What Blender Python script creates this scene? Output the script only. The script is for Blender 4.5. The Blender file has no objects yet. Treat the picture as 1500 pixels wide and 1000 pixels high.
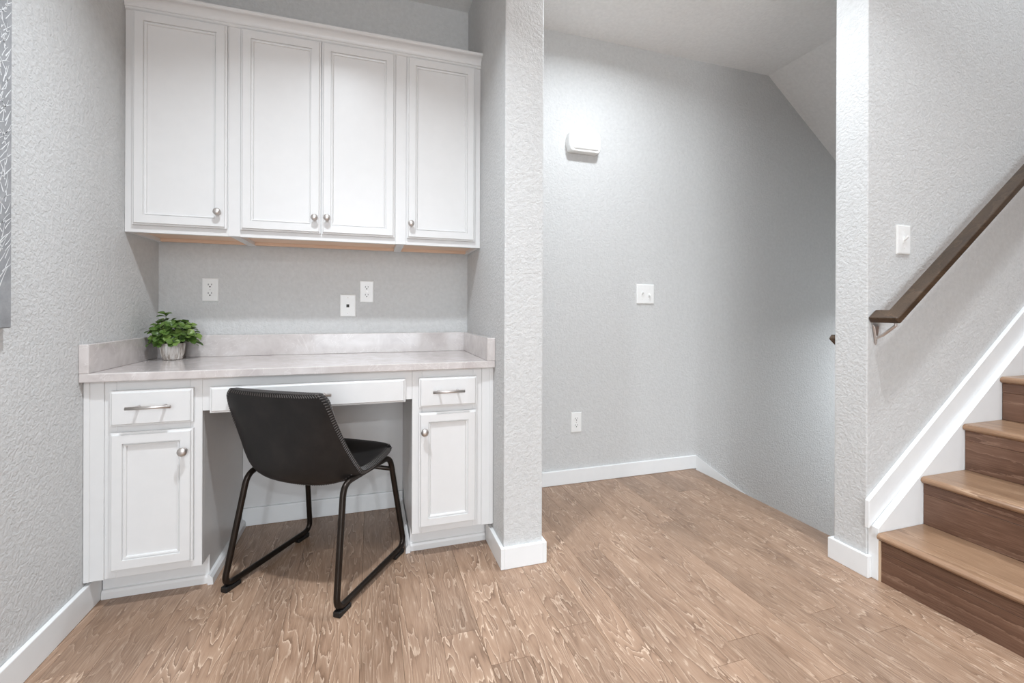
import bpy, bmesh, math, random
from mathutils import Vector, Matrix
random.seed(7)
C = bpy.context.scene.collection
sc = bpy.context.scene
PI = math.pi

# ------------------------------------------------------------------ camera, world, lights, exposure
H = 0.965
yaw, pitch, roll = math.radians(17.632), math.radians(-0.048), math.radians(0.223)
fw = Vector((math.sin(yaw)*math.cos(pitch), math.cos(yaw)*math.cos(pitch), math.sin(pitch)))
rt = Vector((math.cos(yaw), -math.sin(yaw), 0)); up = rt.cross(fw)
r2 = rt*math.cos(roll)+up*math.sin(roll); u2 = -rt*math.sin(roll)+up*math.cos(roll)
cam = bpy.data.cameras.new('camera'); co = bpy.data.objects.new('camera', cam); C.objects.link(co)
mw = Matrix.Identity(4)
for i in range(3):
    mw[i][0], mw[i][1], mw[i][2] = r2[i], u2[i], -fw[i]
mw[2][3] = H
co.matrix_world = mw
cam.sensor_width = 36; cam.lens = 652.5/1500*36; cam.shift_y = -46.3/1500; cam.clip_start = 0.02
sc.camera = co
sc.view_settings.view_transform = 'Standard'; sc.view_settings.look = 'None'
sc.view_settings.gamma = 1; sc.view_settings.use_curve_mapping = False
sc.view_settings.exposure = 0.0

w = bpy.data.worlds.new('world'); sc.world = w; w.use_nodes = True
bg = w.node_tree.nodes['Background']; bg.inputs[0].default_value = (0.90, 0.97, 1.05, 1); bg.inputs[1].default_value = 0.15

def disk_light(x, y, z, power, size=0.13, spread=118, col=(0.925, 1.0, 1.07)):  # ceiling cans read from cast shadows, plus the added fill lights marked below
    l = bpy.data.lights.new('recessed_or_fill_light', 'AREA'); l.shape = 'DISK'; l.size = size
    l.energy = power; l.spread = math.radians(spread); l.color = col
    o = bpy.data.objects.new('recessed_or_fill_light', l); C.objects.link(o); o.location = (x, y, z)
    return o
def rear_fill_light(x, y, z, sx, sz, power):
    # added fill panel behind the camera, facing the desk; no window known there
    l = bpy.data.lights.new('rear_fill_light', 'AREA'); l.shape = 'RECTANGLE'; l.size = sx; l.size_y = sz
    l.energy = power; l.color = (0.925, 1.0, 1.07)
    o = bpy.data.objects.new('rear_fill_light', l); C.objects.link(o); o.location = (x, y, z); o.rotation_euler = (math.radians(90), 0, 0)
disk_light(-0.17, 0.95, 2.485, 20, 0.10, spread=128)
disk_light(1.12, 1.55, 2.485, 16, 0.16, spread=163)
disk_light(1.30, 0.58, 2.485, 8, 0.09, spread=130)
disk_light(-0.2, -2.2, 2.485, 40)  # added ambient fill behind the camera, not a known fixture
disk_light(0.9, -3.3, 2.485, 95, spread=160)  # added frontal fill from the far end of the room
disk_light(-0.3, -3.4, 2.485, 80, spread=170)  # second added far fill, brightens the knee space and fronts
disk_light(2.6, 0.35, 4.15, 26, 0.2)  # unseen light added high in the stairwell to brighten the stair wall
disk_light(3.9, 1.75, 1.15, 28, spread=160)  # unseen light added low in the stairwell to lift the dark landing
rear_fill_light(-0.2, -3.55, 1.25, 2.0, 1.9, 75)

# ------------------------------------------------------------------ materials
def lin(c):
    return tuple(((v/255)/12.92 if v/255 <= 0.04045 else ((v/255+0.055)/1.055)**2.4) for v in c) + (1,)
class NT:
    def __init__(s, name, rough=0.5, metal=0.0, spec=0.5):
        s.m = bpy.data.materials.new(name); s.m.use_nodes = True; s.t = s.m.node_tree
        s.b = s.t.nodes['Principled BSDF']
        s.b.inputs['Roughness'].default_value = rough; s.b.inputs['Metallic'].default_value = metal
        s.b.inputs['Specular IOR Level'].default_value = spec
    def n(s, typ, **kw):
        nd = s.t.nodes.new(typ)
        for k, v in kw.items():
            if k in nd.inputs: nd.inputs[k].default_value = v
            else: setattr(nd, k, v)
        return nd
    def l(s, a, b): s.t.links.new(a, b)
    def coords(s, scale=(1, 1, 1), offset=False):
        tc = s.n('ShaderNodeTexCoord'); mp = s.n('ShaderNodeMapping'); mp.inputs['Scale'].default_value = scale
        src = tc.outputs['Object']
        if offset:
            oi = s.n('ShaderNodeObjectInfo'); cb = s.n('ShaderNodeCombineXYZ')
            for k, f in enumerate((37.0, 91.0, 53.0)):
                mu = s.n('ShaderNodeMath', operation='MULTIPLY'); mu.inputs[1].default_value = f
                s.l(oi.outputs['Random'], mu.inputs[0]); s.l(mu.outputs[0], cb.inputs[k])
            ad = s.n('ShaderNodeVectorMath', operation='ADD'); s.l(src, ad.inputs[0]); s.l(cb.outputs[0], ad.inputs[1])
            src = ad.outputs[0]
        s.l(src, mp.inputs['Vector']); return mp.outputs[0]
    def noise(s, vec, scale, detail=3, rough=0.5, dist=0.0):
        nd = s.n('ShaderNodeTexNoise'); nd.inputs['Scale'].default_value = scale; nd.inputs['Detail'].default_value = detail
        nd.inputs['Roughness'].default_value = rough; nd.inputs['Distortion'].default_value = dist
        if vec: s.l(vec, nd.inputs['Vector'])
        return nd.outputs['Fac']
    def ramp(s, fac, stops, interp='LINEAR'):
        r = s.n('ShaderNodeValToRGB'); r.color_ramp.interpolation = interp
        els = r.color_ramp.elements
        while len(els) < len(stops): els.new(0.5)
        for e, (p, c) in zip(els, stops): e.position = p; e.color = c if len(c) == 4 else lin(c)
        s.l(fac, r.inputs[0]); return r.outputs[0]
    def mix(s, fac, a, b, mode='MIX'):
        nd = s.n('ShaderNodeMix', data_type='RGBA', blend_type=mode)
        for sock, v in ((nd.inputs[0], fac), (nd.inputs[6], a), (nd.inputs[7], b)):
            if hasattr(v, 'links') or hasattr(v, 'is_output'): s.l(v, sock)
            elif isinstance(v, (int, float)): sock.default_value = v
            else: sock.default_value = v if len(v) == 4 else lin(v)
        return nd.outputs[2]
    def color(s, v):
        if hasattr(v, 'is_output'): s.l(v, s.b.inputs['Base Color'])
        else: s.b.inputs['Base Color'].default_value = lin(v)
    def bump(s, h, strength=0.3, dist=0.002):
        b = s.n('ShaderNodeBump'); b.inputs['Strength'].default_value = strength; b.inputs['Distance'].default_value = dist
        s.l(h, b.inputs['Height']); s.l(b.outputs[0], s.b.inputs['Normal'])

def mat_wall(name, col, strength=0.48, dist=0.0023):
    t = NT(name, 0.75, spec=0.3); v = t.coords()
    t.color(t.ramp(t.noise(v, 60, 3), [(0.3, tuple(c-4 for c in col)), (0.7, tuple(min(255, c+3) for c in col))]))
    n1 = t.noise(v, 92, 3, 0.55, 0.5)
    t.bump(t.ramp(n1, [(0.35, (0, 0, 0, 1)), (0.62, (1, 1, 1, 1))]), strength, dist)
    return t.m
def mat_plain(name, col, rough=0.4, metal=0.0, spec=0.5, var=3, scale=25):
    t = NT(name, rough, metal, spec); v = t.coords()
    t.color(t.ramp(t.noise(v, scale, 3), [(0.3, tuple(max(0, c-var) for c in col)), (0.7, tuple(min(255, c+var) for c in col))]))
    return t.m
def mat_wood(name, dark, mid, light, rough=0.38, axis='Y', ring=9.0, line=0.55, offset=True, bump=0.25, vary=0.12, stretch=0.2, nscale=8.0):
    """cathedral grain running along one axis of the board's own coordinates"""
    t = NT(name, rough, spec=0.45)
    sc3 = {'Y': (1, stretch, 1), 'X': (stretch, 1, 1)}[axis]
    v = t.coords(sc3, offset)
    nz = t.noise(v, nscale, 3, 0.5, 0.28)
    mul = t.n('ShaderNodeMath', operation='MULTIPLY'); mul.inputs[1].default_value = ring; t.l(nz, mul.inputs[0])
    jag = t.coords({'Y': (1, 0.22, 1), 'X': (0.22, 1, 1)}[axis], offset)
    jn = t.noise(jag, 150, 3, 0.65)
    jm = t.n('ShaderNodeMath', operation='MULTIPLY_ADD'); jm.inputs[1].default_value = 0.55
    t.l(jn, jm.inputs[0]); t.l(mul.outputs[0], jm.inputs[2])
    fr = t.n('ShaderNodeMath', operation='FRACT'); t.l(jm.outputs[0], fr.inputs[0])
    g = lambda q: (q, q, q, 1)
    bands = t.ramp(fr.outputs[0], [(0.0, g(0.52)), (0.5, g(0.40)), (0.78, g(0.12)), (0.84, g(1.0)), (0.90, g(0.85)), (0.96, g(0.55))])
    fine = t.noise(t.coords({'Y': (1, 0.04, 1), 'X': (0.04, 1, 1)}[axis], offset), 330, 2, 0.6)
    mask = t.ramp(t.noise(t.coords({'Y': (1, 0.4, 1), 'X': (0.4, 1, 1)}[axis], offset), 14, 2), [(0.38, g(0.35)), (0.6, g(1.0))])
    lm = t.n('ShaderNodeMath', operation='MULTIPLY'); lm.inputs[1].default_value = line; t.l(mask, lm.inputs[0])
    oi0 = t.n('ShaderNodeObjectInfo'); m0 = t.n('ShaderNodeMapRange'); m0.inputs['To Min'].default_value = line*0.55; m0.inputs['To Max'].default_value = line*1.05
    t.l(oi0.outputs['Random'], m0.inputs['Value']); t.l(m0.outputs[0], lm.inputs[1])
    tone = t.mix(lm.outputs[0], t.ramp(fine, [(0.3, g(0.25)), (0.7, g(0.66))]), bands)
    col = t.ramp(tone, [(0.12, dark), (0.45, mid), (0.95, light)])
    big = t.noise(t.coords({'Y': (1, 0.3, 1), 'X': (0.3, 1, 1)}[axis], offset), 9, 3)
    col = t.mix(0.35, col, t.ramp(big, [(0.3, dark), (0.6, mid)]))
    oi = t.n('ShaderNodeObjectInfo')
    hs = t.n('ShaderNodeHueSaturation'); mr = t.n('ShaderNodeMapRange')
    mr.inputs['To Min'].default_value = 1-vary; mr.inputs['To Max'].default_value = 1+vary
    t.l(oi.outputs['Random'], mr.inputs['Value']); t.l(mr.outputs[0], hs.inputs['Value']); t.l(col, hs.inputs['Color'])
    t.color(hs.outputs[0])
    t.bump(tone, bump, 0.001)
    return t.m

M = {}
M['wall'] = mat_wall('wall_paint', (206, 206, 205))
M['ceiling'] = mat_wall('ceiling_paint', (236, 236, 235), 0.3)
M['trim'] = mat_plain('trim_paint', (236, 237, 237), 0.35, var=1)
M['cabinet'] = mat_plain('cabinet_paint', (222, 221, 220), 0.33, var=1)
M['plate'] = mat_plain('white_plastic', (238, 238, 236), 0.3, var=1)
M['slot'] = mat_plain('dark_slot', (50, 48, 46), 0.6)
M['nickel'] = mat_plain('brushed_nickel', (206, 200, 196), 0.42, 1.0)
M['raw_wood'] = mat_wood('raw_maple', (222, 188, 162), (230, 200, 176), (238, 212, 190), 0.6, 'X', 3, 0.3, False, 0.05, 0.02)
M['floor'] = mat_wood('hickory_floor', (98, 74, 58), (158, 129, 107), (222, 199, 177), 0.36, 'Y', 15, 0.95, nscale=13, stretch=0.16)
M['tread'] = mat_wood('stair_tread_wood', (106, 78, 58), (156, 124, 98), (204, 174, 146), 0.3, 'Y', 9, 0.8, stretch=0.07)
M['riser'] = mat_wood('stair_riser_wood', (70, 47, 36), (114, 84, 67), (166, 136, 116), 0.4, 'Y', 9, 0.75, stretch=0.07)
M['rail'] = mat_wood('walnut_rail', (38, 27, 18), (72, 55, 40), (118, 95, 73), 0.35, 'X', 8, 0.7, stretch=0.07)
M['tan_edge'] = mat_plain('raw_edge', (206, 180, 152), 0.6)
t = NT('grey_pink_quartz', 0.07); v = t.coords()
c = t.ramp(t.noise(v, 14, 5, 0.6, 0.6), [(0.3, (190, 182, 180)), (0.5, (203, 196, 193)), (0.72, (214, 208, 206))])
c = t.mix(t.ramp(t.noise(v, 5, 4, 0.7, 1.2), [(0.49, (0, 0, 0, 1)), (0.5, (0.35,)*3+(1,)), (0.51, (0, 0, 0, 1))]), c, (236, 232, 230))
t.color(c); M['quartz'] = t.m
t = NT('black_leather', 0.5, spec=0.35); v = t.coords()
t.color(t.ramp(t.noise(v, 9, 5, 0.65), [(0.3, (20, 19, 19)), (0.5, (29, 27, 27)), (0.72, (42, 38, 37))]))
t.bump(t.noise(v, 170, 3), 0.12, 0.001); M['leather'] = t.m
M['thread'] = mat_plain('dark_thread', (84, 80, 78), 0.5)
M['frame'] = mat_plain('bronze_black_metal', (46, 39, 34), 0.34, 0.7)
M['rubber'] = mat_plain('black_rubber', (20, 18, 17), 0.5)
t = NT('green_leaf', 0.38); v = t.coords(); oi = t.n('ShaderNodeObjectInfo')
t.color(t.mix(0.35, t.ramp(oi.outputs['Random'], [(0, (36, 62, 24)), (0.5, (70, 100, 38)), (1, (138, 162, 84))]), t.ramp(t.noise(v, 60, 2), [(0.3, (34, 58, 26)), (0.7, (112, 140, 66))])))
M['leaf'] = t.m
M['stem'] = mat_plain('green_stem', (62, 76, 42), 0.6)
M['soil'] = mat_plain('dark_soil', (48, 40, 32), 0.9)
t = NT('whitewashed_pot', 0.65); v = t.coords((1, 1, 0.12))
t.color(t.ramp(t.noise(v, 110, 3, 0.6), [(0.35, (150, 138, 128)), (0.52, (206, 198, 192)), (0.7, (232, 228, 224))]))
t.bump(t.noise(v, 110, 3), 0.4, 0.002); M['pot'] = t.m
t = NT('grey_canvas', 0.8); v = t.coords()
t.color(t.ramp(t.noise(v, 22, 5, 0.7), [(0.3, (132, 133, 135)), (0.7, (160, 161, 163))])); M['canvas'] = t.m
M['white_paint'] = mat_plain('white_brush_paint', (222, 223, 224), 0.7)

# ------------------------------------------------------------------ mesh helpers
class MB:
    def __init__(s): s.v = []; s.f = []
    def add(s, vs, fs):
        o = len(s.v); s.v += [tuple(p) for p in vs]; s.f += [tuple(i+o for i in q) for q in fs]; return s
    def box(s, x0, x1, y0, y1, z0, z1):
        return s.add([(x0,y0,z0),(x1,y0,z0),(x1,y1,z0),(x0,y1,z0),(x0,y0,z1),(x1,y0,z1),(x1,y1,z1),(x0,y1,z1)],
                     [(0,3,2,1),(4,5,6,7),(0,1,5,4),(1,2,6,5),(2,3,7,6),(3,0,4,7)])
    def prism(s, poly, f0, f1):
        """poly: list of 2D points; f0/f1 map (a,b) to the two end faces"""
        n = len(poly); vs = [f0(*p) for p in poly]+[f1(*p) for p in poly]
        return s.add(vs, [tuple(range(n))[::-1], tuple(range(n, 2*n))]+[(i, (i+1) % n, (i+1) % n+n, i+n) for i in range(n)])
    def lathe(s, prof, c, axis='Z', n=20):
        """prof: (radius, height) list; axis Z up or -Y (towards the room)"""
        vs = []
        for (r, h) in prof:
            for k in range(n):
                a = 2*PI*k/n; x, y = r*math.cos(a), r*math.sin(a)
                vs.append((c[0]+x, c[1]+y, c[2]+h) if axis == 'Z' else (c[0]+x, c[1]-h, c[2]+y))
        fs = []
        for j in range(len(prof)-1):
            for k in range(n):
                fs.append((j*n+k, j*n+(k+1) % n, (j+1)*n+(k+1) % n, (j+1)*n+k))
        fs.append(tuple(range(n))[::-1]); fs.append(tuple(range((len(prof)-1)*n, len(prof)*n)))
        return s.add(vs, fs)
    def tube(s, path, r, n=10, closed=False):
        P = [Vector(p) for p in path]; m = len(P); vs = []
        T = []
        for i in range(m):
            a = P[i-1] if (i > 0 or closed) else P[i]; b = P[(i+1) % m] if (i < m-1 or closed) else P[i]
            T.append((b-a).normalized())
        ref = Vector((0, 0, 1)) if abs(T[0].z) < 0.9 else Vector((1, 0, 0))
        N = (ref-T[0]*ref.dot(T[0])).normalized()
        for i in range(m):
            N = (N-T[i]*N.dot(T[i])).normalized(); B = T[i].cross(N)
            rr = r[i] if isinstance(r, (list, tuple)) else r
            for k in range(n):
                a = 2*PI*k/n; vs.append(P[i]+(N*math.cos(a)+B*math.sin(a))*rr)
        fs = [(i*n+k, i*n+(k+1) % n, ((i+1) % m)*n+(k+1) % n, ((i+1) % m)*n+k) for i in range(m if closed else m-1) for k in range(n)]
        if not closed: fs += [tuple(range(n))[::-1], tuple(range((m-1)*n, m*n))]
        return s.add(vs, fs)
    def loops(s, x0, x1, z0, z1, y, back, lp):
        """raised/recessed front facing -Y from nested rectangles (inset, depth behind y)"""
        L = [(0, back)]+lp; vs = []
        for (i, d) in L: vs += [(x0+i, y+d, z0+i), (x1-i, y+d, z0+i), (x1-i, y+d, z1-i), (x0+i, y+d, z1-i)]
        fs = [(3, 2, 1, 0)]
        for j in range(len(L)-1):
            for k in range(4): fs.append((j*4+k, j*4+(k+1) % 4, j*4+4+(k+1) % 4, j*4+4+k))
        e = (len(L)-1)*4; fs.append((e, e+1, e+2, e+3))
        return s.add(vs, fs)
    def build(s, name, m, parent=None, bevel=0, smooth=False, seg=2, origin=None):
        me = bpy.data.meshes.new(name)
        vs = s.v
        if origin: vs = [(p[0]-origin[0], p[1]-origin[1], p[2]-origin[2]) for p in vs]
        me.from_pydata(vs, [], s.f)
        bm = bmesh.new(); bm.from_mesh(me); bmesh.ops.recalc_face_normals(bm, faces=bm.faces)
        bm.to_mesh(me); bm.free()
        me.materials.append(M[m])
        o = bpy.data.objects.new(name, me); C.objects.link(o)
        if origin: o.location = origin
        if parent:
            o.parent = parent
            pl = parent.location.copy(); q = parent.parent
            while q: pl += q.location; q = q.parent
            if parent.get('yawed'): pass
            else: o.location = Vector(o.location)-pl
        if bevel:
            b = o.modifiers.new('bevel', 'BEVEL'); b.width = bevel; b.segments = seg; b.limit_method = 'ANGLE'; b.angle_limit = math.radians(40)
        if smooth:
            for p in me.polygons: p.use_smooth = True
        return o
def MBX(*a): return MB().box(*a)
def thing(name, label, cat, loc=(0, 0, 0), group=None):
    o = bpy.data.objects.new(name, None); o.empty_display_size = 0.1; C.objects.link(o); o.location = loc
    o['label'] = label; o['category'] = cat
    if group: o['group'] = group
    return o
def struct(o): o['kind'] = 'structure'; return o
def tag(o, label, cat, group=None):
    o['label'] = label; o['category'] = cat
    if group: o['group'] = group
    return o

# ------------------------------------------------------------------ room shell
XL, XR, YB, ZC = -0.86, 0.477, 2.264, 2.495
YC0, XC1 = 1.593, 0.631            # partition end
XP, YP0, YP1 = 1.727, 1.155, 1.275 # stair wall end
XE = 1.884                         # edge of landing above the stairs going down
Y0 = -3.6
BB, BT = 0.079, 0.014
TH = math.radians(36.8); TA = math.tan(TH)

def wall(name, *b):
    return struct(MBX(*b).build(name, 'wall', bevel=0.004))
wall('wall_left', XL-0.12, XL, Y0, YB+0.12, -0.05, ZC+0.1)
wall('wall_back', XL-0.12, 5.0, YB, YB+0.12, -2.6, ZC+0.1)
wall('wall_partition', XR, XC1, YC0, YB+0.02, -0.02, ZC+0.02)
wall('wall_right', XP, 5.0, YP0, YP1, -2.6, 4.3)
wall('wall_stairwell', 5.0, 5.12, -1.2, YB+0.12, -2.6, 4.3)
struct(MBX(XL-0.1, 1.75, Y0, YB+0.1, ZC, ZC+0.12).prism([(1.75, ZC), (2.468, ZC), (5.05, ZC-2.582*0.82), (5.05, ZC+0.12), (1.75, ZC+0.12)], lambda a, b: (a, YP1-0.01, b), lambda a, b: (a, YB+0.05, b)).build('ceiling', 'ceiling'))
struct(MBX(1.74, 5.1, Y0, YP0+0.02, 4.2, 4.32).build('ceiling', 'ceiling'))
struct(MBX(1.74, 1.86, Y0, YP0-0.9, ZC, 4.25).build('wall_upper', 'wall'))

# floor: subfloor slab with every plank a child
fl = MB().box(XL-0.1, XE-0.02, Y0, YB+0.05, -0.2, -0.013).box(XE-0.03, 5.0, Y0, YP1-0.05, -0.2, -0.013).build('floor', 'floor')
struct(fl)
PW, X0 = 0.1135, 0.316
joint = {-6: 1.422, -1: 1.312, 0: 1.167, 1: 1.455, 4: 1.607, 7: 0.86, 10: 0.941, 11: 1.204, -3: 0.93, 2: 2.02, 5: 0.98, 8: 1.72}
mesh_cache = {}
for k in range(-11, 27):
    xa, xb = X0+k*PW, X0+(k+1)*PW
    if xa < XL+0.002: xa = XL+0.002
    yend = YB-0.002 if xa < XE-0.01 else YP0-0.003
    if xa < XE < xb and yend > 2: xb = XE
    if xb-xa < 0.02: continue
    base = joint.get(k, random.uniform(0.6, 1.9))
    ys = [base]
    y = base
    while y < yend-0.25: y += random.choice((0.78, 0.95, 1.2, 1.35)); ys.append(y)
    y = base
    while y > -0.9: y -= random.choice((0.78, 0.95, 1.2, 1.35)); ys.append(y)
    ys = sorted(ys)
    ys = [q for q in ys if q < yend-0.2]+[yend]
    for a, b in zip(ys[:-1], ys[1:]):
        if xa > 1.9 and b < 0.2 and xa > 3.4: continue
        dz = random.uniform(-0.0006, 0.0)
        o = MBX(xa+0.0002, xb-0.0002, a+0.0003, b-0.0003, -0.0128, dz).build('plank', 'floor', fl, bevel=0.0007, seg=1, origin=((xa+xb)/2, (a+b)/2, 0))
# rough finish of the floor behind the camera, one sheet
# stairwell going down behind the stair wall
dn = MB()
for i in range(9):
    dn.box(XE+0.02+0.237*i, XE+0.237*(i+1)+0.03, YP1, YB, -0.1757*(i+1)-0.03, -0.1757*(i+1))
    dn.box(XE+0.002+0.237*i, XE+0.02+0.237*i, YP1, YB, -0.1757*(i+1), -0.1757*i-0.02)
dn.box(XE+0.237*9, 5.0, YP1, YB, -0.1757*10-0.03, -0.1757*10)
struct(dn.build('floor_stairwell', 'tread'))

# baseboards
def base(name, b, bev=0.003):
    return struct(MBX(*b).build(name, 'trim', bevel=bev))
base('baseboard_left', (XL, XL+BT, Y0, 1.8215, 0, BB+0.008))
base('baseboard_alcove', (-0.538, 0.153, 2.233, YB, 0, BB))
pb = MB().box(XR-BT, XR, YC0-BT, 1.818, 0, BB).box(XR, XC1, YC0-BT, YC0, 0, BB).box(XC1, XC1+BT, YC0-BT, YB, 0, BB)
struct(pb.build('baseboard_partition', 'trim', bevel=0.002))
base('baseboard_back', (XC1+BT, 1.90, YB-BT, YB, 0, BB))
rb = MB().box(XP-BT, XP, YP0-BT, YP1+BT, 0, BB).box(XP, XE-0.02, YP1, YP1+BT, 0, BB).box(XP, XP+0.006, YP0-BT, YP0, 0, BB)
struct(rb.build('baseboard_right', 'trim', bevel=0.002))
# sloping skirt down the far stair
sk = MB().prism([(1.90, 0), (1.90, BB), (4.9, BB-3.0*0.742), (4.9, -3.0*0.742-0.3), (1.90, -0.3)],
                lambda a, b: (a, YB-BT, b), lambda a, b: (a, YB, b))
struct(sk.build('trim_1', 'trim', bevel=0.002))
# upper skirt board beside the stairs going up, then the thicker stringer in front of it
def slope(a, z0): return z0+(a-1.733)*TA
s1 = MB().prism([(1.717, 0.18), (1.717, 0.279), (4.9, 0.279+(4.9-1.717)*TA), (4.9, 0.10+(4.9-1.717)*TA)],
                lambda a, b: (a, YP0-0.015, b), lambda a, b: (a, YP0, b))
struct(s1.build('trim_2', 'trim', bevel=0.002))
s2 = MB().prism([(1.733, 0), (1.733, 0.187), (4.9, 0.187+(4.9-1.733)*TA), (4.9, -0.4+(4.9-1.733)*TA), (2.4, 0)],
                lambda a, b: (a, 1.119, b), lambda a, b: (a, YP0-0.0005, b))
struct(s2.build('trim_3', 'trim', bevel=0.002))

# ------------------------------------------------------------------ stairs going up
st = thing('staircase', 'brown hardwood stairs with rounded nosings rising along the right wall', 'stairs', (1.75, 0.62, 0))
SY0, SY1 = 0.10, 1.118
rx = [1.738, 1.970, 2.2095, 2.4415]+[2.4415+0.237*i for i in range(1, 7)]
zs = [0.172, 0.349, 0.527, 0.701]+[0.701+0.1757*i for i in range(1, 7)]
for i in range(9):
    z1 = zs[i]; z0 = zs[i-1] if i else 0.0; x = rx[i]
    ri = MBX(x, x+0.018, SY0, SY1, z0, z1-0.064).build('riser', 'riser', st, bevel=0.001, seg=1, origin=(x, 0.6, (z0+z1)/2))
    MBX(x-0.0005, x+0.018, SY0, SY1, z1-0.0632, z1-0.026).build('riser_strip', 'riser', ri, bevel=0.001, seg=1, origin=(x, 0.61, z1))
    tr = MBX(x+0.045, rx[i+1], SY0, SY1, z1-0.026, z1).build('tread', 'tread', st, bevel=0.001, seg=1, origin=(x+0.1, 0.6, z1))
    prof = [(x+0.0445, z1-0.026), (x+0.0445, z1)]
    r = 0.012; cx, cz = x-0.016+r, z1-r
    prof += [(cx+0.004-(r+0.004)*math.sin(a), cz+r*math.cos(a)) for a in [PI*q/8 for q in range(0, 9)]]
    prof[-1] = (prof[-1][0], z1-0.026)
    MB().prism(prof, lambda a, b: (a, SY0, b), lambda a, b: (a, SY1, b)).build('nosing', 'tread', tr, origin=(x, 0.63, z1), smooth=False)
MBX(1.7335, 1.7385, 1.1122, 1.1188, 0.0, 0.146).build('edge_strip', 'tan_edge', st)
body = MB()
for i in range(9):
    body.box(rx[i]+0.018, rx[i]+0.26, SY0+0.005, SY1-0.005, max(0, zs[i]-0.45), zs[i]-0.027)
body.build('stair_carcass', 'riser', st)

# ------------------------------------------------------------------ handrails
def rail(name, label, x0, z0, sgn, yf, yi, yw, length):
    t = thing(name, label, 'handrail', (x0, yw, z0))
    th = math.radians(37.4); d = Vector((math.cos(th), 0, sgn*math.sin(th))); nn = Vector((-sgn*math.sin(th), 0, math.cos(th)))
    o0 = Vector((x0, 0, z0))
    poly = [(0, yf), (length, yf), (length, yi), (0.050, yi), (0.050, yw), (0, yw)]
    m = MB().prism(poly, lambda a, b: o0+d*a+Vector((0, b, 0)), lambda a, b: o0+d*a+Vector((0, b, 0))-nn*0.026)
    o = m.build('rail', 'rail', t, bevel=0.006, seg=3, origin=tuple(o0+Vector((0, yw, 0))))
    return t, d, nn
ht, d_, n_ = rail('handrail', 'dark brown wooden handrail climbing the right wall above the stairs', 1.727, 0.9405, 1, 1.057, 1.110, YP0, 3.2)
def bracket(t, x, z, yw, yr, s):
    m = MB().prism([(-0.016, 0.05), (0.016, 0.05), (0.0, -0.03)], lambda a, b: (x+a, yw-s*0.003, z+b-0.07), lambda a, b: (x+a*0.7, yw-s*0.010, z+b*0.8-0.07))
    m.tube([(x, yw-s*0.006, z-0.072), (x, yw-s*0.03, z-0.060), (x, yr, z-0.024), (x, yr, z-0.012)], 0.0055, 8)
    m.box(x-0.02, x+0.02, yr-0.008, yr+0.008, z-0.012, z-0.006)
    return m.build('wall_bracket', 'nickel', t, bevel=0.001)
bracket(ht, 1.762, 0.938, YP0, 1.085, 1)
bracket(ht, 2.75, 1.67, YP0, 1.085, 1)
h2, _, _ = rail('handrail', 'short end of a dark handrail poking out behind the white wall end', 1.838, 0.868, -1, 1.373, 1.320, YP1, 2.6)
bracket(h2, 1.90, 0.79, YP1, 1.345, -1)

# ------------------------------------------------------------------ cabinets
DOOR = [(0, 0.012), (0, 0.0065), (0.0035, 0.0060), (0.0050, 0.0048), (0.0072, 0), (0.034, 0), (0.0350, 0.0065), (0.0380, 0.0065), (0.0395, 0.0035), (0.0430, 0.0045), (0.0445, 0.0105), (0.048, 0.0105)]
SLAB = [(0, 0.012), (0, 0.0065), (0.0035, 0.0060), (0.0050, 0.0048), (0.0075, 0)]
def knob(par, x, y, z, r=0.0155):
    MB().lathe([(0.0085, 0), (0.0085, 0.002), (0.0055, 0.004), (0.005, 0.014), (r*0.75, 0.017), (r, 0.021), (r*0.97, 0.025), (r*0.7, 0.029), (r*0.25, 0.0305)],
               (x, y, z), '-Y', 20).build('knob', 'nickel', par, smooth=True)
def door(par, x0, x1, z0, z1, y, kx, kz, kr):
    d = MB().loops(x0, x1, z0, z1, y, 0.0185, DOOR)
    # the flat panel is its own board inside the frame
    d.f.pop()
    o = d.build('door', 'cabinet', par)
    MBX(x0+0.0475, x1-0.0475, y+0.0106, y+0.016, z0+0.0475, z1-0.0475).build('door_panel', 'cabinet', o)
    knob(o, kx, y, kz, kr)
    return o
def pull(par, x0, x1, y, z):
    m = MB().tube([(x0, y-0.031, z), (x1, y-0.031, z)], 0.0052, 10)
    a = (x1-x0)*0.2
    for x in (x0+a, x1-a): m.tube([(x, y, z), (x, y-0.031, z)], 0.0045, 8)
    m.build('handle', 'nickel', par, smooth=True)
def drawer(par, x0, x1, z0, z1, y, hx0, hx1, hz):
    o = MB().loops(x0, x1, z0, z1, y, 0.0185, SLAB).build('drawer', 'cabinet', par)
    pull(o, hx0, hx1, y, hz); return o

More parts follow.
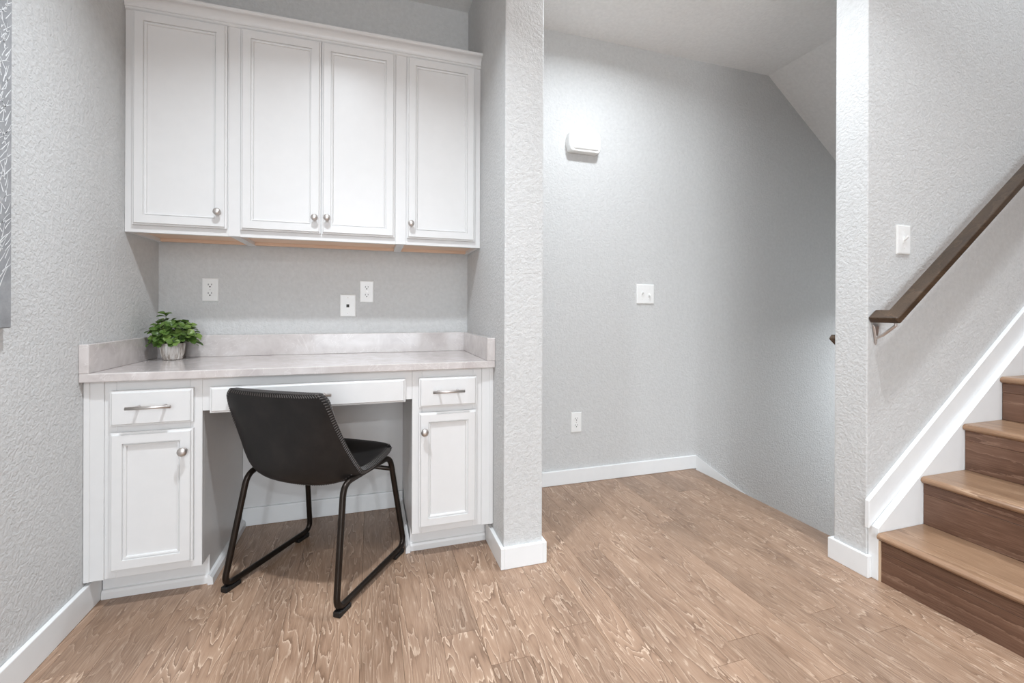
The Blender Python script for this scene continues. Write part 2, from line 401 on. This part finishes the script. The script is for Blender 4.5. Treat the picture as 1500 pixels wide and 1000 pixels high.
# upper cabinets
YU, YUF = 1.968, 1.987
ZB, ZT = 1.2455, 2.085
def upper(label, x0, x1, doors, fl=0.024, fr=0.024, mid=None):
    t = thing('wall_cabinet', label, 'cabinet', ((x0+x1)/2, YB, ZB), 'wall cabinets above the desk')
    m = MB()
    m.box(x0, x0+0.016, YUF+0.018, YB-0.001, ZB, ZT).box(x1-0.016, x1, YUF+0.018, YB-0.001, ZB, ZT)
    m.box(x0, x1, YUF+0.018, YB-0.001, ZT-0.016, ZT).box(x0+0.016, x1-0.016, YB-0.012, YB-0.001, ZB+0.02, ZT-0.016)
    m.build('carcass', 'cabinet', t)
    f = MB().box(x0, x0+fl, YUF, YUF+0.018, ZB, ZT).box(x1-fr, x1, YUF, YUF+0.018, ZB, ZT)
    f.box(x0+fl, x1-fr, YUF, YUF+0.018, ZB, ZB+0.038).box(x0+fl, x1-fr, YUF, YUF+0.018, 2.045, ZT)
    if mid: f.box(mid-0.012, mid+0.012, YUF, YUF+0.018, ZB+0.038, 2.045)
    f.build('face_frame', 'cabinet', t)
    if mid:
        for (a_, b_) in ((-0.5275, -0.4865), (0.1015, 0.1455)):
            MBX(a_, b_, YUF-0.0035, YUF, ZB, 2.06).build('filler_strip', 'cabinet', t, bevel=0.001, seg=1)
    MBX(x0+0.016, x1-0.016, YUF+0.018, YB-0.012, ZB+0.014, ZB+0.024).build('bottom_panel', 'raw_wood', t)
    MBX(x0+0.016, x1-0.016, YB-0.030, YB-0.012, ZB+0.001, ZB+0.014).build('hanging_rail', 'raw_wood', t)
    for (a, b, kx, kz) in doors: door(t, a, b, 1.272, 2.055, YU, kx, kz, 0.0135)
    return t
upper('white single door wall cabinet against the left wall, knob at bottom right of its door', XL+0.001, -0.507, [(-0.832, -0.531, -0.556, 1.3315)], fl=0.040, fr=0.036)
upper('white double door wall cabinet in the middle, two knobs side by side', -0.5065, 0.1235, [(-0.483, -0.1955, -0.2165, 1.3325), (-0.1915, 0.097, -0.1695, 1.3345)], fl=0.036, fr=0.038, mid=-0.1935)
upper('white single door wall cabinet next to the partition, knob at bottom left of its door', 0.124, XR-0.001, [(0.150, 0.448, 0.1655, 1.332)], fl=0.038, fr=0.040)
# crown moulding
prof = [(YUF+0.016, 2.060), (YUF-0.004, 2.060), (YUF-0.007, 2.064), (YUF-0.007, 2.070), (YUF-0.010, 2.072)]
for q in range(9):
    a = PI/2*q/8
    prof.append((YUF-0.010-0.026*(1-math.cos(a)), 2.073+0.026*math.sin(a)))
prof += [(YUF-0.040, 2.100), (YUF-0.044, 2.103), (YUF-0.044, 2.111), (YUF+0.016, 2.111)]
cr = MB().prism([(a-0.0165+0.0165, b) for a, b in prof], lambda a, b: (XL+0.001, a, b), lambda a, b: (XR-0.0005, a, b)).build('crown_moulding', 'cabinet')
tag(cr, 'white cove crown moulding running along the top of the wall cabinets', 'moulding')

# base cabinets
YF, YFF = 1.727, 1.747
ZK0 = 0.732
def base_cab(label, x0, x1, filler, dx0, dx1, hx, kx, inner):
    t = thing('base_cabinet', label, 'cabinet', ((x0+x1)/2, YB, 0), 'base cabinets of the desk')
    m = MB().box(x0, x0+0.016, YFF+0.018, YB-0.001, 0.098, ZK0).box(x1-0.016, x1, YFF+0.018, YB-0.001, 0.098, ZK0)
    m.box(x0+0.016, x1-0.016, YFF+0.018, YB-0.001, 0.098, 0.114).box(x0, x1, YB-0.015, YB-0.001, 0.114, ZK0)
    m.box(x0+0.004, x1, 1.83, YB-0.002, 0.0, 0.098)
    m.build('carcass', 'cabinet', t)
    f = MB()
    a, b = filler
    fx0, fx1 = (b, x1) if inner == 'right' else (x0, a)
    f.box(fx0, dx0+0.012, YFF, YFF+0.018, 0.098, ZK0).box(dx1-0.012, fx1, YFF, YFF+0.018, 0.098, ZK0)
    f.box(dx0+0.012, dx1-0.012, YFF, YFF+0.018, 0.098, 0.145).box(dx0+0.012, dx1-0.012, YFF, YFF+0.018, 0.555, 0.597).box(dx0+0.012, dx1-0.012, YFF, YFF+0.018, 0.69, ZK0)
    f.build('face_frame', 'cabinet', t, bevel=0.0012, seg=1)
    g = MB().box(a, b, YFF-0.003, YFF+0.018, 0.098, ZK0)
    e = a+0.016 if inner == 'right' else b-0.016
    g.box(min(e, a if inner == 'right' else b), max(e, a if inner == 'right' else b), YFF-0.006, YFF-0.003, 0.098, ZK0)
    g.build('filler_strip', 'cabinet', t, bevel=0.0012, seg=1)
    tk0, tk1 = (x0+0.04, x1) if inner == 'right' else (x0, x1-0.0145)
    MBX(tk0 if inner == 'left' else x0+BT, tk1, 1.822, 1.830, 0, 0.098).build('toe_kick', 'cabinet', t)
    MB().prism([(1.8225, 0), (1.8225, 0.030), (1.815, 0.028), (1.812, 0.020), (1.811, 0)], lambda p, q: (x0+BT if inner == 'right' else tk0, p, q), lambda p, q: (tk1, p, q)).build('shoe_moulding', 'cabinet', t)
    # shoe moulding along the knee hole side
    if inner == 'right': sx = [(x1, 0), (x1, 0.034), (x1+0.008, 0.032), (x1+0.016, 0.022), (x1+0.018, 0)]
    else: sx = [(x0, 0), (x0, 0.034), (x0-0.008, 0.032), (x0-0.016, 0.022), (x0-0.018, 0)]
    MB().prism(sx, lambda p, q: (p, 1.80, q), lambda p, q: (p, 2.233, q)).build('side_moulding', 'cabinet', t)
    drawer(t, dx0, dx1, 0.5875, 0.7005, YF, hx[0], hx[1], 0.649)
    door(t, dx0, dx1, 0.125, 0.566, YF, kx, 0.497, 0.0145)
    return t
base_cab('white base cabinet at the left end of the desk, wider drawer over one door', XL+0.001, -0.5385, (XL+0.001, -0.807), -0.787, -0.561, (-0.732, -0.611), -0.583, 'right')
base_cab('white base cabinet at the right end of the desk beside the partition, narrower drawer', 0.154, XR-0.001, (0.428, XR-0.001), 0.179, 0.404, (0.2275, 0.3495), 0.1985, 'left')
ap = thing('desk_drawer_unit', 'white shallow desk drawer between the two base cabinets over the knee space', 'drawer', (-0.19, YB, 0.6))
MB().box(-0.538, 0.1535, YFF, YFF+0.018, 0.694, ZK0).box(-0.538, -0.505, YFF, YFF+0.018, 0.620, 0.694).box(0.120, 0.1535, YFF, YFF+0.018, 0.620, 0.694).box(-0.505, 0.120, YFF, YFF+0.018, 0.620, 0.629).build('apron', 'cabinet', ap)
MBX(-0.5378, 0.1532, 2.247, YB-0.0005, BB, 0.73).build('back_panel', 'cabinet', ap)  # white panel over the knee wall, added partly to brighten the knee space
MB().box(-0.500, -0.488, YFF+0.0002, 2.15, 0.632, 0.692).box(0.103, 0.115, YFF+0.0002, 2.15, 0.632, 0.692).box(-0.488, 0.103, YFF+0.0002, 2.15, 0.632, 0.642).box(-0.488, 0.103, 2.135, 2.15, 0.642, 0.692).build('drawer_box', 'cabinet', ap)
drawer(ap, -0.513, 0.128, 0.613, 0.7005, YF, -0.256, -0.131, 0.660)

# worktop with upstands
ct = thing('desk_worktop', 'pale grey pink speckled stone desk top with low upstands on three sides', 'countertop', (-0.19, 2.0, 0.732))
MBX(XL+0.0005, XR-0.0005, 1.717, YB-0.0005, 0.732, 0.760).build('slab', 'quartz', ct, bevel=0.003)
MBX(XL+0.0005, XL+0.026, 1.717, 2.187, 0.760, 0.851).build('upstand', 'quartz', ct, bevel=0.002)
MBX(XR-0.033, XR-0.0005, 1.717, 2.187, 0.760, 0.851).build('upstand', 'quartz', ct, bevel=0.002)
MBX(XL+0.0005, XR-0.0005, 2.1875, YB-0.0005, 0.760, 0.851).build('upstand', 'quartz', ct, bevel=0.002)

# ------------------------------------------------------------------ wall plates
def plate_mesh(x0, x1, z0, z1, y, tk=0.006, e=0.004):
    return MB().loops(x0, x1, z0, z1, y-tk, tk, [(0, tk-0.0015), (0.0012, 0.0012), (e, 0)])
def outlet(label, x0, x1, z0, z1, y):
    t = thing('power_outlet', label, 'outlet', ((x0+x1)/2, y, z0), 'power outlets')
    plate_mesh(x0, x1, z0, z1, y).build('cover_plate', 'plate', t)
    cx, cz = (x0+x1)/2, (z0+z1)/2; yy = y-0.006
    for s in (1, -1):
        zc = cz+s*0.0185
        pts = [(0.0155*math.cos(a), max(-0.0125, min(0.0125, 0.0165*math.sin(a)))) for a in [2*PI*k/20 for k in range(20)]]
        so = MB().prism(pts, lambda a, b: (cx+a, yy+0.001, zc+b), lambda a, b: (cx+a, yy-0.0015, zc+b)).build('socket', 'plate', t)
        sl = MB().box(cx-0.0075, cx-0.0052, yy-0.0019, yy, zc, zc+0.0075).box(cx+0.0052, cx+0.0072, yy-0.0019, yy, zc+0.001, zc+0.0075)
        sl.lathe([(0.0028, 0), (0.0028, 0.0019)], (cx, yy, zc-0.0055), '-Y', 10)
        sl.build('slots', 'slot', so)
    MB().lathe([(0.0024, 0), (0.0022, 0.0012)], (cx, yy, cz), '-Y', 10).build('screw', 'nickel', t)
    return t
YW = YB-0.0003
outlet('white power outlet on the wall above the left end of the desk', -0.700, -0.638, 0.996, 1.097, YW)
outlet('white power outlet above the right half of the desk, next to the data jack', -0.049, 0.0145, 0.997, 1.100, YW)
outlet('white power outlet low on the grey wall of the landing, above the baseboard', 1.065, 1.129, 0.282, 0.393, YW)
t = thing('data_jack', 'white wall plate with one small dark data socket below the right outlet', 'data jack', (-0.102, YW, 0.927))
plate_mesh(-0.138, -0.067, 0.928, 1.033, YW).build('cover_plate', 'plate', t)
MBX(-0.1105, -0.0945, YW-0.0075, YW-0.0055, 0.971, 0.989).build('socket_frame', 'plate', t)
MBX(-0.109, -0.096, YW-0.008, YW-0.007, 0.9725, 0.9865).build('socket', 'slot', t)
for z in (0.944, 1.018): MB().lathe([(0.0028, 0), (0.0025, 0.0014)], (-0.1025, YW-0.006, z), '-Y', 10).build('screw', 'nickel', t)
def switch(label, x0, x1, z0, z1, y, gangs):
    t = thing('light_switch', label, 'switch', ((x0+x1)/2, y, z0))
    plate_mesh(x0, x1, z0, z1, y, 0.0065, 0.005).build('cover_plate', 'plate', t)
    cz = (z0+z1)/2
    for (cx, updown) in gangs:
        yy = y-0.0065
        a = 0.010 if updown > 0 else -0.010
        lv = MB().box(cx-0.006, cx+0.006, yy-0.001, yy+0.001, cz-0.0125, cz+0.0125).build('switch_frame', 'plate', t)
        MB().prism([(0, -0.0055), (0, 0.0055), (-0.014, a+0.0045), (-0.015, a-0.0035)], lambda p, q: (cx-0.0042, yy+p, cz+q), lambda p, q: (cx+0.0042, yy+p, cz+q)).build('toggle', 'plate', t, bevel=0.001)
        for s in (1, -1): MB().lathe([(0.0024, 0), (0.0022, 0.001)], (cx, yy, cz+s*0.03), '-Y', 8).build('screw', 'plate', t)
    return t
switch('white double toggle light switch on the grey wall of the landing', 1.482, 1.600, 1.0015, 1.116, YW, [(1.518, 1), (1.564, -1)])
switch('white single toggle light switch on the wall above the stair handrail', 1.873, 1.946, 1.178, 1.288, YP0-0.0003, [(1.9095, 1)])

# door chime
ch = thing('door_chime', 'white rounded door chime box high on the grey wall of the landing', 'door chime', (1.13, YW, 1.83))
def rrect(cx, cz, hw, hh, bow, n=6):
    pts = []
    # sides bow outward slightly, top and bottom nearly straight, rounded corners
    r = 0.016
    for (sx, sz, a0) in ((1, 1, 0), (-1, 1, PI/2), (-1, -1, PI), (1, -1, 3*PI/2)):
        for q in range(n+1):
            a = a0+PI/2*q/n
            pts.append((sx*(hw-r)+r*math.cos(a), sz*(hh-r)+r*math.sin(a)))
        if (sx, sz) in ((-1, 1), (1, -1)):
            for q in (0.65, 0.3, 0.0, -0.3, -0.65):
                zz = q*(hh-r)*(1 if sx < 0 else -1)
                pts.append((sx*(hw+bow*(1-abs(q)**2)), zz))
    return [(cx+a, cz+b) for a, b in pts]
def chime_loft(m, rings):
    n = len(rings[0][1]); vs = []
    for (y, pts) in rings: vs += [(a, y, b) for a, b in pts]
    fs = [tuple(range(n)), tuple(range((len(rings)-1)*n, len(rings)*n))[::-1]]
    for j in range(len(rings)-1):
        for k in range(n): fs.append((j*n+k, j*n+(k+1) % n, (j+1)*n+(k+1) % n, (j+1)*n+k))
    m.add(vs, fs)
cxz = (1.1275, 1.890)
m = MB(); chime_loft(m, [(YW, rrect(*cxz, 0.095, 0.054, 0.006)), (YW-0.036, rrect(*cxz, 0.093, 0.056, 0.006)), (YW-0.043, rrect(*cxz, 0.090, 0.055, 0.005)), (YW-0.046, rrect(*cxz, 0.087, 0.053, 0.005))])
m.build('housing', 'plate', ch, bevel=0.001, seg=1)
m = MB(); chime_loft(m, [(YW-0.0462, rrect(cxz[0]+0.002, cxz[1]+0.003, 0.080, 0.0465, 0.005)), (YW-0.0495, rrect(cxz[0]+0.002, cxz[1]+0.003, 0.079, 0.0455, 0.005)), (YW-0.053, rrect(cxz[0]+0.002, cxz[1]+0.003, 0.073, 0.040, 0.004))])
m.build('front_cover', 'plate', ch, bevel=0.0006, seg=1)

# ------------------------------------------------------------------ canvas on the left wall
cv = thing('canvas_print', 'grey canvas painting with scratchy white branches, cut by the left edge', 'painting', (XL, 0.9, 0.9155))
MBX(XL+0.001, -0.835, 0.45, 1.406, 0.9155, 1.96).build('canvas', 'canvas', cv, bevel=0.002)
br = MB()
def stroke(y, z, ang, ln, wd, bend=0.0):
    p = [(y, z)]; a = ang
    for q in range(4):
        a += bend/4; p.append((p[-1][0]+math.cos(a)*ln/4, p[-1][1]+math.sin(a)*ln/4))
    vs = []
    for q, (yy, zz) in enumerate(p):
        ww = wd*(1-0.18*q)*0.5
        nx, nz = -math.sin(a)*ww, math.cos(a)*ww
        vs += [(-0.8346, yy+nx, zz+nz), (-0.8346, yy-nx, zz-nz)]
    br.add(vs, [(2*q, 2*q+1, 2*q+3, 2*q+2) for q in range(4)])
rs = random.Random(5)
for k in range(40):
    yb = 0.47+k*0.0238
    z = 1.02+rs.uniform(-0.02, 0.04)
    while z < 1.93:
        lean = 1 if rs.random() < 0.68 else -1
        ln = rs.uniform(0.03, 0.055)
        y = min(max(yb+rs.uniform(-0.01, 0.01), 0.47), 1.385)
        stroke(y, z, PI/2-lean*rs.uniform(0.25, 0.85), min(ln, (1.402-y)*2.0), rs.uniform(0.0022, 0.0038), rs.uniform(-0.5, 0.5))
        z += rs.uniform(0.010, 0.024)
br.v = [(a, min(max(b, 0.452), 1.4035), min(max(c, 0.93), 1.955)) for a, b, c in br.v]
bo = br.build('painted_branches', 'white_paint', cv); bo['kind'] = 'stuff'

# ------------------------------------------------------------------ potted plant
px, py, pz = -0.752, 2.105, 0.7605
pp = thing('potted_plant', 'small leafy green plant in a whitewashed ribbed pot on the desk top', 'plant', (px, py, pz))
pot = MB(); n = 48; prof = [(0.029, 0), (0.0325, 0.003), (0.038, 0.025), (0.041, 0.050), (0.0418, 0.066), (0.039, 0.066), (0.038, 0.055), (0.018, 0.052)]
vs = []
for (r, h) in prof:
    for k in range(n):
        rr = r+(0.0012*math.cos(k*PI) if 0.003 < h < 0.066 else 0); a = 2*PI*k/n
        vs.append((px+rr*math.cos(a), py+rr*math.sin(a), pz+h))
fs = [(j*n+k, j*n+(k+1) % n, (j+1)*n+(k+1) % n, (j+1)*n+k) for j in range(len(prof)-1) for k in range(n)]
fs += [tuple(range(n))[::-1], tuple(range(7*n, 8*n))]
pot.add(vs, fs); pot.build('pot', 'pot', pp)
MB().lathe([(0.0372, 0.050), (0.0372, 0.056), (0.03, 0.060), (0.001, 0.061)], (px, py, pz), 'Z', 20).build('soil', 'soil', pp)
def leaf_mesh(ln, wd, cup):
    vs = [(0, 0, 0)]; fs = []
    rows = [(0.15, 0.35), (0.38, 0.85), (0.62, 1.0), (0.84, 0.72)]
    for (t_, w_) in rows:
        for s in (-1, 0, 1): vs.append((s*wd*0.5*w_, t_*ln, cup*(abs(s)*w_*0.35+0.9*t_*(1-t_))))
    vs.append((0, ln, cup*0.1))
    fs += [(0, 2, 1), (0, 3, 2)]
    for r in range(3):
        b = 1+r*3
        fs += [(b, b+1, b+4, b+3), (b+1, b+2, b+5, b+4)]
    fs += [(10, 11, 13), (11, 12, 13)]
    me = bpy.data.meshes.new('leaf'); me.from_pydata(vs, [], fs); me.materials.append(M['leaf'])
    for p in me.polygons: p.use_smooth = True
    return me
leaves = [leaf_mesh(0.028, 0.024, 0.012), leaf_mesh(0.032, 0.025, 0.011), leaf_mesh(0.025, 0.022, 0.012)]
rl = random.Random(11)
stems = MB()
def put_leaf(pos, d, axis):
    d = d.normalized(); x = d.cross(axis).normalized(); nrm = x.cross(d)
    rot = Matrix((x, d, nrm)).transposed().to_4x4()
    s_ = rl.uniform(0.8, 1.12); tip = pos+d*0.036*s_
    if py+tip.y > 2.184: pos = pos-Vector((0, py+tip.y-2.184, 0))
    if px+tip.x < XL+0.031: pos = pos+Vector((XL+0.031-px-tip.x, 0, 0))
    if min(pos.z, tip.z) < 0.014: return
    o = bpy.data.objects.new('leaf', rl.choice(leaves)); C.objects.link(o); o.parent = pp
    o.matrix_local = Matrix.Translation(pos) @ rot @ Matrix.Diagonal((s_,)*3).to_4x4()
NS = 50
for k in range(NS):
    az = 2*PI*((k*0.618034) % 1.0); el = math.asin(max(-0.42, 1-1.36*(k+0.5)/NS)); R_ = rl.uniform(0.052, 0.080)
    tip = Vector((R_*math.cos(el)*math.cos(az), R_*math.cos(el)*math.sin(az), 0.086+R_*math.sin(el)*0.95))
    rad = math.hypot(tip.x, tip.y)
    if tip.z < 0.07 and rad < 0.055: tip.x *= 0.055/rad; tip.y *= 0.055/rad
    if k in (1, 7, 12, 20, 30): tip = tip*1.18
    tip.y = min(tip.y, 2.170-py); tip.x = max(tip.x, XL+0.045-px)
    base_ = Vector((0.02*math.cos(az), 0.02*math.sin(az), 0.056))
    midp = base_.lerp(tip, 0.5)+Vector((0, 0, 0.018))
    O = Vector((px, py, pz))
    stems.tube([O+base_, O+midp, O+tip], [0.0016, 0.0013, 0.0010], 5)
    axis = (tip-Vector((0, 0, 0.055))).normalized()*0.8+Vector((0, -0.25, 0.35)); axis.normalize()
    e1 = axis.cross(Vector((0.3, 0.2, 1))).normalized(); e2 = axis.cross(e1)
    a0 = rl.uniform(0, 2*PI)
    for q in range(5):
        a = a0+q*2*PI/5+rl.uniform(-0.3, 0.3)
        put_leaf(tip-axis*0.006*(q % 2), e1*math.cos(a)+e2*math.sin(a)+axis*rl.uniform(0.1, 0.6), axis)
stems.build('stems', 'stem', pp)

# ------------------------------------------------------------------ chair
cth = math.radians(33.3)
chair = thing('desk_chair', 'black leather bucket chair on a dark metal sled base, pulled up to the desk', 'chair', (-0.169, 1.7875, 0))
chair.rotation_euler = (0, 0, -cth); chair['yawed'] = 1
# local axes: x = chair's right, y = forward (towards the desk), z up
def bez(keys, n):
    """Catmull-Rom through key tuples"""
    out = []; m_ = len(keys)
    for i in range(n):
        u = i/(n-1)*(m_-1); k = min(int(u), m_-2); f_ = u-k
        p0 = keys[max(k-1, 0)]; p1 = keys[k]; p2 = keys[k+1]; p3 = keys[min(k+2, m_-1)]
        out.append(tuple(0.5*((2*b)+(-a+c)*f_+(2*a-5*b+4*c-d)*f_*f_+(-a+3*b-3*c+d)*f_**3) for a, b, c, d in zip(p0, p1, p2, p3)))
    return out
# (f_mid, z_mid, f_edge, z_edge, half width)
keys = [(0.215, 0.410, 0.165, 0.418, 0.165), (0.175, 0.413, 0.145, 0.420, 0.192), (0.085, 0.398, 0.080, 0.412, 0.205), (0.000, 0.384, 0.005, 0.408, 0.207),
        (-0.075, 0.374, -0.055, 0.412, 0.208), (-0.135, 0.378, -0.085, 0.440, 0.206), (-0.172, 0.415, -0.115, 0.480, 0.204), (-0.190, 0.490, -0.150, 0.535, 0.202),
        (-0.207, 0.585, -0.185, 0.605, 0.200), (-0.222, 0.665, -0.213, 0.672, 0.196), (-0.229, 0.697, -0.222, 0.700, 0.172)]
NV, NU = 45, 25
K = bez(keys, NV)
vs = []
for (fm, zm, fe, ze, hw) in K:
    for j in range(NU):
        u = -1+2*j/(NU-1); s = abs(u)**2.3
        vs.append((hw*math.sin(u*PI/2*0.93)/math.sin(PI/2*0.93), fm+(fe-fm)*s, zm+(ze-zm)*s))
fs = [(i*NU+j, i*NU+j+1, (i+1)*NU+j+1, (i+1)*NU+j) for i in range(NV-1) for j in range(NU-1)]
sh = MB().add(vs, fs)
me = bpy.data.meshes.new('seat_shell'); me.from_pydata(sh.v, [], sh.f); me.materials.append(M['leather'])
so = bpy.data.objects.new('seat_shell', me); C.objects.link(so); so.parent = chair
md = so.modifiers.new('solidify', 'SOLIDIFY'); md.thickness = 0.022; md.offset = 0
md = so.modifiers.new('bevel', 'BEVEL'); md.width = 0.008; md.segments = 3; md.limit_method = 'ANGLE'; md.angle_limit = math.radians(50)
for p in me.polygons: p.use_smooth = True
# stitches over the rim and along the seam under the back
def P(i, j): return Vector(vs[i*NU+j])
def nrm(i, j):
    a = P(min(i+1, NV-1), j)-P(max(i-1, 0), j); b = P(i, min(j+1, NU-1))-P(i, max(j-1, 0))
    return a.cross(b).normalized()
sti = MB()
def stitch_line(pts, step=0.0085, ln=0.013, half=0.0112, both=True):
    """pts: (edge point, inner direction, normal)"""
    acc = 0.0
    for (a, ia, na), (b, ib, nb) in zip(pts[:-1], pts[1:]):
        L = (b-a).length; d = acc
        while d < L:
            t_ = d/L; p = a.lerp(b, t_); inn = ia.lerp(ib, t_).normalized(); n_v = na.lerp(nb, t_).normalized()
            for s in ((1, -1) if both else (-1,)):
                q0 = p+inn*0.0015+n_v*s*(half-0.0012); q1 = p+inn*ln+n_v*s*(half+0.0006)
                sti.tube([q0, q1], 0.0017, 5)
            if both: sti.tube([p-inn*0.0003+n_v*0.0085, p-inn*0.0003-n_v*0.0085], 0.0015, 5)
            d += step
        acc = d-L
rim = []
for i in range(2, NV): rim.append((P(i, NU-1), (P(i, NU-2)-P(i, NU-1)).normalized(), nrm(i, NU-1)))
for j in range(NU-1, -1, -1): rim.append((P(NV-1, j), (P(NV-2, j)-P(NV-1, j)).normalized(), nrm(NV-1, j)))
for i in range(NV-1, 1, -1): rim.append((P(i, 0), (P(i, 1)-P(i, 0)).normalized(), nrm(i, 0)))
stitch_line(rim)
seam = [(P(21, j), (P(22, j)-P(21, j)).normalized(), nrm(21, j)) for j in range(2, NU-2)]
stitch_line(seam, 0.0085, 0.008, 0.0112, True)
so2 = sti.build('stitching', 'thread', None); so2.parent = chair; so2['kind'] = 'stuff'
# sled frames
def rounded(path, r, n=6):
    P_ = [Vector(p) for p in path]; out = []; m_ = len(P_)
    for i in range(m_):
        a, b, c = P_[i-1], P_[i], P_[(i+1) % m_]
        d0 = (a-b).normalized(); d1 = (c-b).normalized()
        p0 = b+d0*r; p1 = b+d1*r
        for q in range(n+1):
            t_ = q/n; out.append(p0*(1-t_)**2+b*2*t_*(1-t_)+p1*t_**2)
    return out
for s in (1, -1):
    path = [(s*0.223, -0.212, 0.021), (s*0.224, 0.206, 0.021), (s*0.196, 0.146, 0.390), (s*0.196, -0.140, 0.390)]
    fr = MB().tube(rounded(path, 0.042), 0.0105, 12, True).build('side_frame', 'frame', None, smooth=True); fr.parent = chair
    for (y, e) in ((-0.176, -1), (0.152, 1)):
        f = MB().box(s*0.2235-0.0125, s*0.2235+0.0125, y-0.026, y+0.026, 0.0, 0.014)
        f.box(s*0.2235-0.0135, s*0.2235+0.0135, y+e*0.026-0.009, y+e*0.026+0.009, 0.0, 0.018)
        o = f.build('foot_pad', 'rubber', None, bevel=0.003); o.parent = chair
for (y, z) in ((0.152, 0.340),):
    cb = MB().tube([(-0.2, y, z), (0.2, y, z)], 0.0085, 10).build('crossbar', 'frame', None, smooth=True); cb.parent = chair
cb = MB().tube([(-0.196, 0.02, 0.388), (-0.1, 0.02, 0.358), (0.1, 0.02, 0.358), (0.196, 0.02, 0.388)], 0.0085, 10).build('crossbar', 'frame', None, smooth=True); cb.parent = chair
